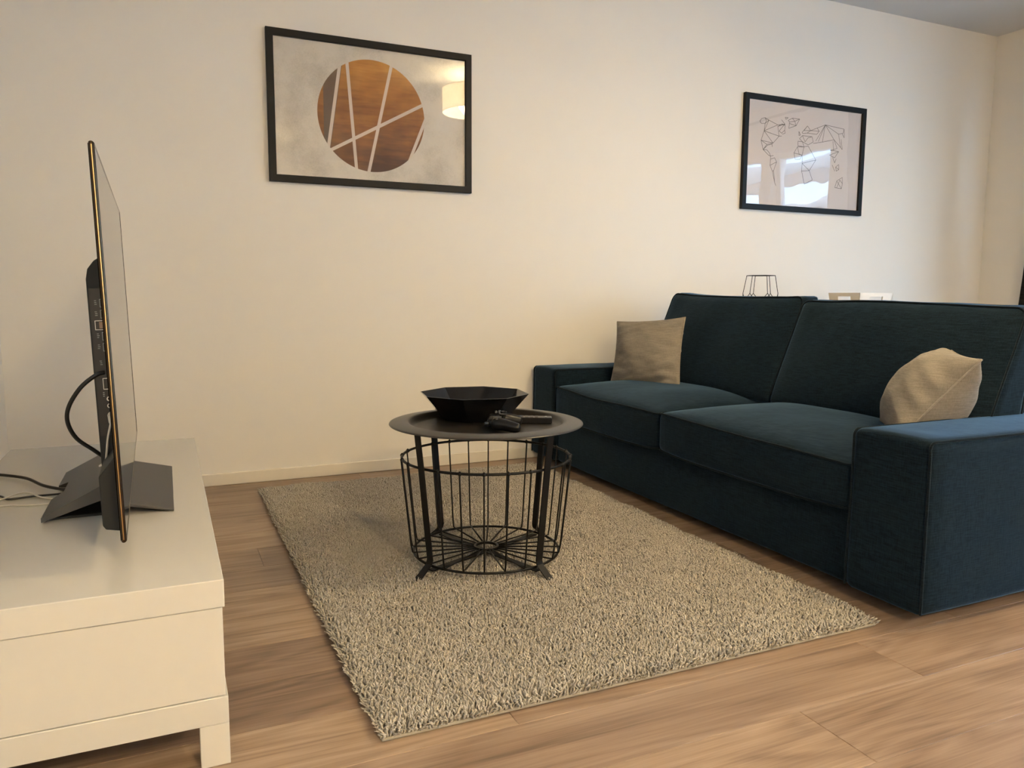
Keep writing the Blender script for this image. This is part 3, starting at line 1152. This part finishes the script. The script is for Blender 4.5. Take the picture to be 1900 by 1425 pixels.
# ------------------------------------------------------------------ round table
TC = Vector((0.908, 2.215, 0))
tb = tag(empty('side_table', TC), 'round black tray table over an open wire basket on the rug', 'table')
ZT = 0.452
bm = bmesh.new()
lathe(bm, [(0, ZT - 0.010), (0.224, ZT - 0.010), (0.231, ZT - 0.0085), (0.2385, ZT - 0.001), (0.2425, ZT + 0.0075), (0.247, ZT + 0.0105), (0.253, ZT + 0.011), (0.297, ZT + 0.0065), (0.3025, ZT + 0.0045), (0.3035, ZT + 0.0025), (0.302, ZT + 0.001),
           (0.253, ZT + 0.0065), (0.247, ZT + 0.005), (0.2445, ZT + 0.001), (0.2405, ZT - 0.006), (0.233, ZT - 0.013), (0.224, ZT - 0.0145), (0, ZT - 0.0145)], 96)
obj('tray', bm, M['tray_metal'], tb, smooth=True, sharp=60)
LA = [math.radians(a) for a in (204, 288, 24, 108)]
Z_RT, Z_RB, R_T, R_B = 0.348, 0.047, 0.265, 0.231
for a in LA:
    ca, sa = math.cos(a), math.sin(a)
    bm = bmesh.new()
    # flat bar, bent outwards into a foot
    path = [(0.287, 0.4555), (0.284, 0.43), (0.273, 0.348), (0.2565, 0.20), (0.2415, 0.070), (0.246, 0.056), (0.272, 0.036), (0.292, 0.022), (0.304, 0.0165)]
    hwid, th_ = 0.0118, 0.0018
    prev = None
    rings = []
    for i, (r_, z_) in enumerate(path):
        i0, i1 = max(0, i - 1), min(len(path) - 1, i + 1)
        tx, tz = path[i1][0] - path[i0][0], path[i1][1] - path[i0][1]
        l = math.hypot(tx, tz)
        nx_, nz_ = -tz / l, tx / l
        rings.append([bm.verts.new(((r_ + s * th_ * nx_) * ca - e * hwid * sa, (r_ + s * th_ * nx_) * sa + e * hwid * ca, z_ + s * th_ * nz_)) for s, e in ((-1, -1), (1, -1), (1, 1), (-1, 1))])
    for A, B in zip(rings, rings[1:]):
        for k in range(4):
            bm.faces.new((A[k], A[(k + 1) % 4], B[(k + 1) % 4], B[k]))
    bm.faces.new(rings[0])
    bm.faces.new(rings[-1][::-1])
    obj('leg', bm, M['black_metal'], tb)
for a in LA[:2]:
    bm = box(bmesh.new(), -0.240, 0.240, -0.0105, 0.0105, Z_RB - 0.012, Z_RB - 0.009)
    bm.transform(Matrix.Rotation(a, 4, 'Z'))
    obj('cross_bar', bm, M['black_metal'], tb)
# wire basket
bk = obj('basket_rim', tube(bmesh.new(), [(R_T * math.cos(2 * math.pi * k / 72), R_T * math.sin(2 * math.pi * k / 72), Z_RT) for k in range(72)], 0.0042, 8, closed=True), M['black_metal'], tb, smooth=True)
obj('basket_ring', tube(bmesh.new(), [(R_B * math.cos(2 * math.pi * k / 72), R_B * math.sin(2 * math.pi * k / 72), Z_RB) for k in range(72)], 0.0040, 8, closed=True), M['black_metal'], tb, smooth=True)
bm = bmesh.new()
lathe(bm, [(0.040, 0.0485), (0.040, 0.056), (0.033, 0.056), (0.033, 0.0485)], 40, close=True)
obj('hub_ring', bm, M['black_metal'], tb, smooth=True, sharp=40)
NWI = 24
wm = bmesh.new()
tube(wm, [(R_T + 0.0, 0, Z_RT + 0.006), (R_T + 0.0045, 0, Z_RT + 0.002), (R_T + 0.003, 0, Z_RT - 0.010), (R_B + 0.010, 0, Z_RB + 0.03), (R_B + 0.005, 0, Z_RB + 0.006), (R_B - 0.006, 0, Z_RB + 0.0045), (0.036, 0, Z_RB + 0.0045)], 0.0026, 6)
wire_me = None
for k in range(NWI):
    a = 2 * math.pi * (k + 0.42) / NWI
    if wire_me is None:
        o = obj('wire', wm, M['black_metal'], tb, smooth=True)
        wire_me = o.data
    else:
        o = bpy.data.objects.new('wire', wire_me)
        o.parent = tb
        COL.objects.link(o)
    o.rotation_euler = (0, 0, a)
# little loops where the wires wrap the rim
cm = bmesh.new()
bmesh.ops.create_uvsphere(cm, u_segments=8, v_segments=6, radius=0.0064, matrix=Matrix.Translation((R_T + 0.001, 0, Z_RT)))
clip_me = None
for k in range(NWI):
    if clip_me is None:
        o = obj('wire_loop', cm, M['black_metal'], tb, smooth=True)
        clip_me = o.data
    else:
        o = bpy.data.objects.new('wire_loop', clip_me)
        o.parent = tb
        COL.objects.link(o)
    o.rotation_euler = (0, 0, 2 * math.pi * (k + 0.42) / NWI)

# bowl
ZTOP = ZT - 0.010
BC = Vector((0.928, 2.372, ZTOP + 0.0005))
bowl = tag(empty('bowl', BC), 'black faceted octagonal bowl standing on the round tray', 'bowl')
bm = bmesh.new()
a0 = math.radians(13)
def octo(r, z):
    return [bm.verts.new((r * math.cos(a0 + k * math.pi / 4), r * math.sin(a0 + k * math.pi / 4), z)) for k in range(8)]
rg = [octo(0.100, 0.0), octo(0.112, 0.004), octo(0.184, 0.086), octo(0.181, 0.0865), octo(0.110, 0.007)]
for A, B in zip(rg, rg[1:]):
    for k in range(8):
        bm.faces.new((A[k], A[(k + 1) % 8], B[(k + 1) % 8], B[k]))
bm.faces.new(rg[0][::-1])
bm.faces.new(rg[-1])
obj('bowl_shell', bm, M['bowl'], bowl)

# gamepad: built lying on x (grips point +x), then turned
gp = tag(empty('gamepad', (0.922, 2.130, ZTOP + 0.0005), (0, 0, math.radians(-27))), 'black game controller with two thumb sticks lying on the tray', 'game controller')
bm = bmesh.new()


def fbody(p):
    q = Vector(p)
    q.z += 0.006 * (1 - (q.y / 0.05) ** 2) * (q.z > 0) - q.x * 0.14
    return q


rbox(bm, 0.026, 0.058, 0.013, 0.0115, 8, fbody, Matrix.Translation((-0.014, 0, 0.027)))
for s in (-1, 1):
    pts = [(-0.024, s * 0.052, 0.0265), (-0.006, s * 0.056, 0.0275), (0.014, s * 0.060, 0.0255), (0.031, s * 0.065, 0.0225), (0.045, s * 0.068, 0.0195), (0.056, s * 0.069, 0.0180), (0.062, s * 0.069, 0.0176)]
    tube(bm, spline(pts, 4), [r_ for r_ in [0.0125, 0.016, 0.018, 0.0188, 0.0190, 0.0190, 0.0188, 0.0185, 0.0182, 0.0180, 0.0176, 0.0172, 0.0168, 0.0166, 0.0164, 0.0161, 0.0158, 0.0155, 0.0151, 0.0146, 0.0140, 0.0128, 0.0108, 0.0075, 0.0020]], 16)
obj('controller_body', bm, M['pad'], gp, smooth=True, sharp=70)
for s in (-1, 1):
    bm = bmesh.new()
    lathe(bm, [(0, 0.036), (0.0065, 0.036), (0.0065, 0.046), (0.0105, 0.049), (0.0108, 0.053), (0.009, 0.054), (0.006, 0.0525), (0, 0.0522)], 24, (0.006, s * 0.025, 0))
    obj('thumb_stick', bm, M['pad_gloss'], gp, smooth=True, sharp=50)
    bm = bmesh.new()
    rbox(bm, 0.008, 0.014, 0.0065, 0.005, 4, None, Matrix.Translation((-0.040, s * 0.046, 0.027)))
    obj('trigger', bm, M['pad_gloss'], gp, smooth=True)
bm = box(bmesh.new(), -0.032, -0.006, -0.024, 0.024, 0.043, 0.0475, 0.002, 2)
obj('touch_pad', bm, M['pad'], gp)
bm = box(bmesh.new(), -0.022, 0.004, -0.0575, -0.0505, 0.040, 0.0505, 0.001, 1)
box(bm, -0.0125, -0.0055, -0.067, -0.041, 0.040, 0.0505, 0.001, 1)
obj('direction_pad', bm, M['pad_grey'], gp)
for (dx, dy) in ((0.011, 0), (-0.011, 0), (0, 0.011), (0, -0.011)):
    bm = bmesh.new()
    lathe(bm, [(0, 0.040), (0.0045, 0.040), (0.0045, 0.0495), (0.0035, 0.0508), (0, 0.051)], 16, (-0.009 + dx, 0.054 + dy, 0))
    obj('button', bm, M['pad_grey'], gp, smooth=True, sharp=50)

# remote
rm = tag(empty('remote_control', (1.062, 2.216, ZTOP + 0.0005), (0, 0, math.radians(-26))), 'slim black remote control lying behind the game controller', 'remote control')
obj('remote_body', box(bmesh.new(), -0.09, 0.068, -0.021, 0.021, 0.0, 0.020, 0.002, 2), M['remote'], rm)
bm = bmesh.new()
for i in range(6):
    for j in range(3):
        box(bm, -0.065 + i * 0.016, -0.055 + i * 0.016, -0.015 + j * 0.0115, -0.0075 + j * 0.0115, 0.0198, 0.0212, 0.0005, 1)
obj('keypad', bm, M['pad_grey'], rm)
obj('end_cap', box(bmesh.new(), 0.0655, 0.0695, -0.0195, 0.0195, 0.002, 0.0185, 0.001, 1), M['pad_gloss'], rm)
obj('key', box(bmesh.new(), 0.046, 0.053, -0.005, 0.005, 0.0198, 0.0215, 0.0005, 1), M['port_metal'], rm)


# ------------------------------------------------------------------ pictures on the back wall
FW, FH = 0.951, 0.651
YP = YB - 0.001


def frame(x0, z0, label, glass, printmat):
    r = tag(empty('picture_frame', (x0 + FW / 2, YP, z0 + FH / 2)), label, 'picture')
    bw, dep = 0.031, 0.022
    hx, hz = FW / 2, FH / 2
    bm = bmesh.new()
    prof = [(0, 0), (0, -dep + 0.002), (0.002, -dep), (bw - 0.002, -dep), (bw, -dep + 0.002), (bw, 0)]
    rg = []
    for (sx, sz) in ((-1, -1), (1, -1), (1, 1), (-1, 1)):
        rg.append([bm.verts.new((sx * (hx - a), d, sz * (hz - a))) for a, d in prof])
    for i in range(4):
        A, B = rg[i], rg[(i + 1) % 4]
        for k in range(len(prof)):
            bm.faces.new((A[k], A[(k + 1) % len(prof)], B[(k + 1) % len(prof)], B[k]))
    obj('frame_moulding', bm, M['frame'], r)
    ix, iz = hx - bw + 0.004, hz - bw + 0.004
    obj('backing_board', box(bmesh.new(), -ix, ix, -0.006, -0.002, -iz, iz), M['backing'], r)
    pr = obj('print', box(bmesh.new(), -ix, ix, -0.0075, -0.0062, -iz, iz), printmat, r)
    obj('picture_glass', box(bmesh.new(), -ix, ix, -0.0125, -0.0105, -iz, iz), glass, r)
    return r, pr


def m_circle():
    m_ = mat('gold_circle_print', (0.6, 0.56, 0.5), 0.8, spec=0.1)
    n = N(m_)
    co = n.coord()
    sp3 = n.new('ShaderNodeSeparateXYZ')
    n.link(co, sp3.inputs[0])
    X, Z = sp3.outputs['X'], sp3.outputs['Z']
    cx_, cz_, R_ = -0.010, -0.005, 0.250
    dx = n.math('SUBTRACT', X, cx_)
    dz = n.math('SUBTRACT', Z, cz_)
    rr = n.math('SQRT', n.math('ADD', n.math('MULTIPLY', dx, dx), n.math('MULTIPLY', dz, dz)))
    inside = n.math('LESS_THAN', rr, R_)
    # cloudy pale ground
    cl = n.noise(n.coord((1, 1, 1)), 4.5, 5, 0.6)
    gr = n.noise(n.coord((60, 60, 60)), 3, 3, 0.7)
    ground = n.ramp(n.math('ADD', n.math('MULTIPLY', cl, 0.75), n.math('MULTIPLY', gr, 0.25)), [(0.33, (0.42, 0.39, 0.34)), (0.52, (0.60, 0.56, 0.50)), (0.75, (0.67, 0.63, 0.57))])
    # copper leaf: light gold upper part, brown lower, horizontal scratches
    sc = n.noise(n.coord((3.0, 1, 26)), 1.6, 5, 0.65)
    bl = n.noise(n.coord((1, 1, 1)), 5.5, 3, 0.6)
    grad = n.math('MULTIPLY_ADD', dz, 0.85, 0.48)
    f = n.math('ADD', n.math('MULTIPLY', sc, 0.42), n.math('MULTIPLY', bl, 0.45))
    f = n.math('ADD', f, n.math('MULTIPLY', n.math('SUBTRACT', grad, 0.5), 1.0))
    gold = n.ramp(f, [(0.20, (0.085, 0.034, 0.012)), (0.38, (0.23, 0.092, 0.022)), (0.55, (0.40, 0.175, 0.036)), (0.78, (0.62, 0.32, 0.07))])
    left = n.math('MULTIPLY', n.math('LESS_THAN', dx, n.math('MULTIPLY_ADD', dz, 0.16, -0.170)), n.math('GREATER_THAN', dx, -0.222))
    gold = n.mix(n.math('MULTIPLY', left, 0.8), gold, (0.10, 0.085, 0.068))
    c = n.mix(inside, ground, gold)
    # pale stripes crossing the disc
    acc = None
    lines = [((-0.1588, 0.1882), (-0.2105, -0.1375)), ((-0.1227, 0.2162), (-0.088, -0.24)), ((0.0835, 0.2323), (-0.0299, -0.2544)), ((0.2362, 0.0714), (-0.1896, -0.1628)), ((0.2457, 0.0038), (0.1633, -0.1972))]
    for (a, b_) in lines:
        lx, lz = b_[0] - a[0], b_[1] - a[1]
        l = math.hypot(lx, lz)
        nx_, nz_ = -lz / l, lx / l
        off = nx_ * a[0] + nz_ * a[1]
        e = n.math('ADD', n.math('MULTIPLY', X, nx_), n.math('MULTIPLY', Z, nz_))
        e = n.math('ABSOLUTE', n.math('SUBTRACT', e, off))
        q = n.math('LESS_THAN', e, 0.0072)
        acc = q if acc is None else n.math('MAXIMUM', acc, q)
    c = n.mix(n.math('MULTIPLY', acc, inside), c, (0.60, 0.52, 0.455))
    n.link(c, n.b.inputs['Base Color'])
    return m_


M['circle_print'] = m_circle()
frame(0.4453, 1.3475, 'black framed print of a copper circle cut by pale stripes', M['picture_glass'], M['circle_print'])
rB, prB = frame(3.0676, 1.3578, 'black framed line drawing of a faceted world map, on the wall above the sofa', M['picture_glass_wavy'], M['paper'])

# world map strokes in a 1583 x 1425 drawing grid that spans the frame
MAP = [
    [(357, 405), (375, 380), (408, 372), (420, 400), (408, 428), (370, 428), (357, 405)], [(408, 372), (445, 395), (532, 440), (600, 432)],
    [(445, 395), (398, 500), (408, 428), (445, 395)], [(398, 500), (532, 440)], [(398, 500), (540, 548)], [(398, 500), (485, 618)],
    [(398, 500), (368, 592), (485, 618), (545, 550), (532, 455)], [(368, 592), (425, 632), (485, 618)], [(368, 592), (388, 682), (425, 632)],
    [(388, 682), (430, 640), (475, 628), (478, 655)], [(388, 682), (425, 685), (450, 715), (460, 745), (490, 738)], [(388, 682), (440, 735), (460, 745), (463, 775)],
    [(532, 455), (575, 430), (605, 445), (600, 490), (570, 520), (545, 500)], [(600, 490), (605, 520), (575, 530)], [(605, 365), (635, 368), (612, 385), (605, 365)],
    [(570, 390), (605, 435), (585, 440)], [(532, 455), (600, 432), (545, 500)], [(540, 548), (570, 548)],
    [(635, 395), (675, 372), (748, 380), (712, 445), (640, 472), (648, 410), (635, 395)], [(675, 372), (700, 402), (748, 380)], [(648, 410), (700, 402), (712, 445), (648, 425)],
    [(460, 775), (500, 760), (520, 800), (490, 885), (478, 890), (455, 835), (460, 775)], [(455, 835), (520, 800)], [(478, 890), (500, 1000), (512, 1030)], [(490, 885), (500, 1000)],
    [(770, 510), (825, 445), (855, 490), (820, 515), (780, 520), (770, 510)], [(825, 445), (790, 490), (855, 490)], [(740, 500), (755, 535), (740, 540), (740, 500)],
    [(745, 570), (775, 540), (870, 550), (880, 600), (830, 630), (775, 600), (745, 570)], [(775, 540), (800, 600), (830, 560), (870, 550)],
    [(730, 595), (775, 600), (790, 650), (730, 640), (730, 595)], [(690, 710), (725, 650), (790, 650), (830, 640)], [(690, 710), (700, 770), (750, 770), (770, 730), (690, 710)],
    [(725, 650), (740, 720), (770, 730), (790, 650)], [(770, 810), (905, 775), (840, 880), (765, 885), (770, 810), (840, 880)], [(765, 885), (790, 1010), (870, 970), (840, 880)], [(770, 730), (770, 810)], [(830, 640), (905, 775)],
    [(855, 490), (1000, 432), (1185, 470), (1175, 510), (1130, 520), (1000, 432)], [(1000, 432), (905, 590)], [(1000, 432), (930, 595)], [(1000, 432), (970, 600)], [(1000, 432), (1085, 575)],
    [(820, 515), (915, 525), (940, 495), (920, 465)], [(855, 490), (940, 495)], [(1185, 470), (1185, 555), (1165, 515)], [(1130, 520), (1150, 650), (1165, 670), (1155, 570)],
    [(1085, 575), (1150, 650)], [(1085, 575), (970, 600), (880, 615)], [(1085, 575), (1115, 660), (1045, 680)], [(1075, 590), (1080, 680), (1130, 690), (1040, 725)],
    [(1045, 680), (1080, 680)], [(1040, 725), (1090, 750), (1130, 690)], [(1070, 745), (1090, 800), (1105, 760)],
    [(1065, 820), (1090, 880)], [(1100, 840), (1130, 815), (1130, 865), (1105, 880), (1100, 840), (1130, 865)],
    [(1110, 975), (1165, 940), (1165, 1000), (1155, 1050), (1090, 1040), (1110, 975)], [(1110, 975), (1155, 1050)], [(1140, 965), (1110, 1040)], [(1140, 965), (1165, 1000)],
]
# inverse of the photo's perspective on the frame: four corners of the drawing grid
QC = [(205, 127), (1397, 272), (1333, 1312), (163, 1257)]       # TL, TR, BR, BL in the grid
QW = [(-FW / 2, FH / 2), (FW / 2, FH / 2), (FW / 2, -FH / 2), (-FW / 2, -FH / 2)]
A_, b_ = [], []
for (x, y), (u, v) in zip(QC, QW):
    A_.append([x, y, 1, 0, 0, 0, -u * x, -u * y]); b_.append(u)
    A_.append([0, 0, 0, x, y, 1, -v * x, -v * y]); b_.append(v)
Hm = np.append(np.linalg.solve(np.array(A_, float), np.array(b_, float)), 1).reshape(3, 3)
bm = bmesh.new()
for pl in MAP:
    q = []
    for (x, y) in pl:
        p = Hm @ np.array((x, y, 1.0))
        q.append((p[0] / p[2], p[1] / p[2]))
    for (a, b_) in zip(q, q[1:]):
        d = Vector((b_[0] - a[0], b_[1] - a[1]))
        if d.length < 1e-6:
            continue
        nn = Vector((-d.y, d.x)).normalized() * 0.00125
        pts = [(a[0] + nn.x, a[1] + nn.y), (a[0] - nn.x, a[1] - nn.y), (b_[0] - nn.x, b_[1] - nn.y), (b_[0] + nn.x, b_[1] + nn.y)]
        prism(bm, pts, 'y', -0.0079, -0.0074)
tag(obj('printed_lines', bm, M['ink'], rB), kind='stuff')

# ------------------------------------------------------------------ dining table behind the sofa, with what stands on it
dt = tag(empty('dining_table', (3.45, 3.05, 0)), 'oak dining table standing behind the sofa', 'table')
obj('table_top', box(bmesh.new(), -0.62, 0.75, -0.48, 0.50, 0.735, 0.765, 0.003, 2), M['table_oak'], dt)
for x in (-0.56, 0.64):
    for y in (-0.42, 0.39):
        obj('leg', box(bmesh.new(), x, x + 0.05, y, y + 0.05, 0, 0.735, 0.003, 1), M['table_oak'], dt)
ln = tag(empty('wire_lantern', (2.965, 3.30, 0.7655)), 'small black geometric wire lantern on the table behind the sofa', 'lantern')
bm = bmesh.new()
HX = [(math.cos(math.radians(60 * k + 12)), math.sin(math.radians(60 * k + 12))) for k in range(6)]
r1, r2, r3 = 0.074, 0.098, 0.06
zt_, zm_, zb_ = 0.199, 0.058, 0.004
for k in range(6):
    k2 = (k + 1) % 6
    t0, t1 = HX[k], HX[k2]
    am = math.radians(60 * k + 42)
    md = (math.cos(am), math.sin(am))
    tp, tp2 = (r1 * t0[0], r1 * t0[1], zt_), (r1 * t1[0], r1 * t1[1], zt_)
    tube(bm, [tp, tp2], 0.0018, 6)
    apex = (r2 * 0.93 * t0[0], r2 * 0.93 * t0[1], zm_ + 0.045)
    tube(bm, [tp, apex], 0.0018, 6)
    m0 = (r2 * md[0], r2 * md[1], zm_ - 0.012)
    m9 = (r2 * math.cos(am - math.pi / 3), r2 * math.sin(am - math.pi / 3), zm_ - 0.012)
    tube(bm, [apex, m0], 0.0018, 6)
    tube(bm, [apex, m9], 0.0018, 6)
    tube(bm, [m0, (r3 * t0[0], r3 * t0[1], zb_)], 0.0018, 6)
    tube(bm, [m0, (r3 * t1[0], r3 * t1[1], zb_)], 0.0018, 6)
    tube(bm, [(r3 * t0[0], r3 * t0[1], zb_), (r3 * t1[0], r3 * t1[1], zb_)], 0.0018, 6)
obj('wire_cage', bm, M['black_metal'], ln)
bm = bmesh.new()
lathe(bm, [(0, 0.0), (0.058, 0.0), (0.058, 0.006), (0, 0.006)], 24)
obj('lantern_base', bm, M['black_metal'], ln, smooth=True, sharp=40)

# white tray with hand holes: four walls, each with a slot
wt = tag(empty('serving_tray', (3.445, 3.06, 0.7655), (0, 0, math.radians(-4))), 'white box tray with slotted hand holes behind the sofa', 'tray')


def slotted(bm, L, H, flare, th, Mx):
    """wall panel in local x (length) / z (height), a slot through it"""
    t_ = bmesh.new()
    sl, sh, zc = 0.045, 0.011, H * 0.72
    xs = [-L / 2, -sl, sl, L / 2]
    zs = [0, zc - sh, zc + sh, H]
    for side in (0, th):
        for i in range(3):
            for j in range(3):
                if i == 1 and j == 1:
                    continue
                vs = []
                for (x, z) in ((xs[i], zs[j]), (xs[i + 1], zs[j]), (xs[i + 1], zs[j + 1]), (xs[i], zs[j + 1])):
                    xx = x * (1 + flare * z / H) if abs(x) > sl + 1e-6 else x
                    vs.append(t_.verts.new((xx, side - flare * L / 2 * z / H, z)))
                t_.faces.new(vs if side == 0 else vs[::-1])
    def strip(loop):
        for (a, c) in zip(loop, loop[1:] + loop[:1]):
            vs = []
            for (x, z, s) in ((*a, 0), (*c, 0), (*c, th), (*a, th)):
                xx = x * (1 + flare * z / H) if abs(x) > sl + 1e-6 else x
                vs.append(t_.verts.new((xx, s - flare * L / 2 * z / H, z)))
            t_.faces.new(vs)
    strip([(-L / 2, 0), (L / 2, 0), (L / 2, H), (-L / 2, H)])
    strip([(-sl, zc - sh), (-sl, zc + sh), (sl, zc + sh), (sl, zc - sh)])
    bmesh.ops.remove_doubles(t_, verts=t_.verts, dist=1e-5)
    merge(bm, t_, Mx)


for k in range(4):
    bm = bmesh.new()
    slotted(bm, 0.20, 0.108, 0.14, 0.007, Matrix.Rotation(k * math.pi / 2, 4, 'Z') @ Matrix.Translation((0, -0.10, 0)))
    obj('side_panel', bm, M['tray_white'], wt)
obj('tray_bottom', box(bmesh.new(), -0.10, 0.10, -0.10, 0.10, 0.0, 0.006), M['tray_white'], wt)

# dark curtain beside the window at the far right
cu = bmesh.new()
ny_, nz_ = 150, 6
y0, y1 = 2.62, 3.345
G = []
for i in range(ny_ + 1):
    yv = y0 + (y1 - y0) * i / ny_
    colv = []
    for j in range(nz_ + 1):
        zv = 0.03 + 2.42 * j / nz_
        ye = 3.33 - 0.072 * zv
        xv = XR - 0.085 + 0.032 * math.sin(2 * math.pi * i / ny_ * 11) + 0.008 * math.sin(i * 0.9 + j)
        colv.append(cu.verts.new((xv, ye - (y1 - yv), zv)))
    G.append(colv)
for i in range(ny_):
    for j in range(nz_):
        cu.faces.new((G[i][j], G[i + 1][j], G[i + 1][j + 1], G[i][j + 1]))
bmesh.ops.solidify(cu, geom=list(cu.faces), thickness=0.003)
curt = tag(empty('curtain', (0, 0, 0)), 'dark grey curtain hanging at the window in the far right corner', 'curtain')
obj('curtain_cloth', cu, M['curtain'], curt, smooth=True)
bm = bmesh.new()
tube(bm, [(XR - 0.085, -2.4, 2.47), (XR - 0.085, 3.26, 2.47)], 0.012, 12)
for yv in (-2.3, 0.6, 3.2):
    tube(bm, [(XR - 0.085, yv, 2.47), (XR, yv, 2.47)], 0.007, 8)
obj('curtain_rod', bm, M['black_metal'], curt, smooth=True, sharp=40)
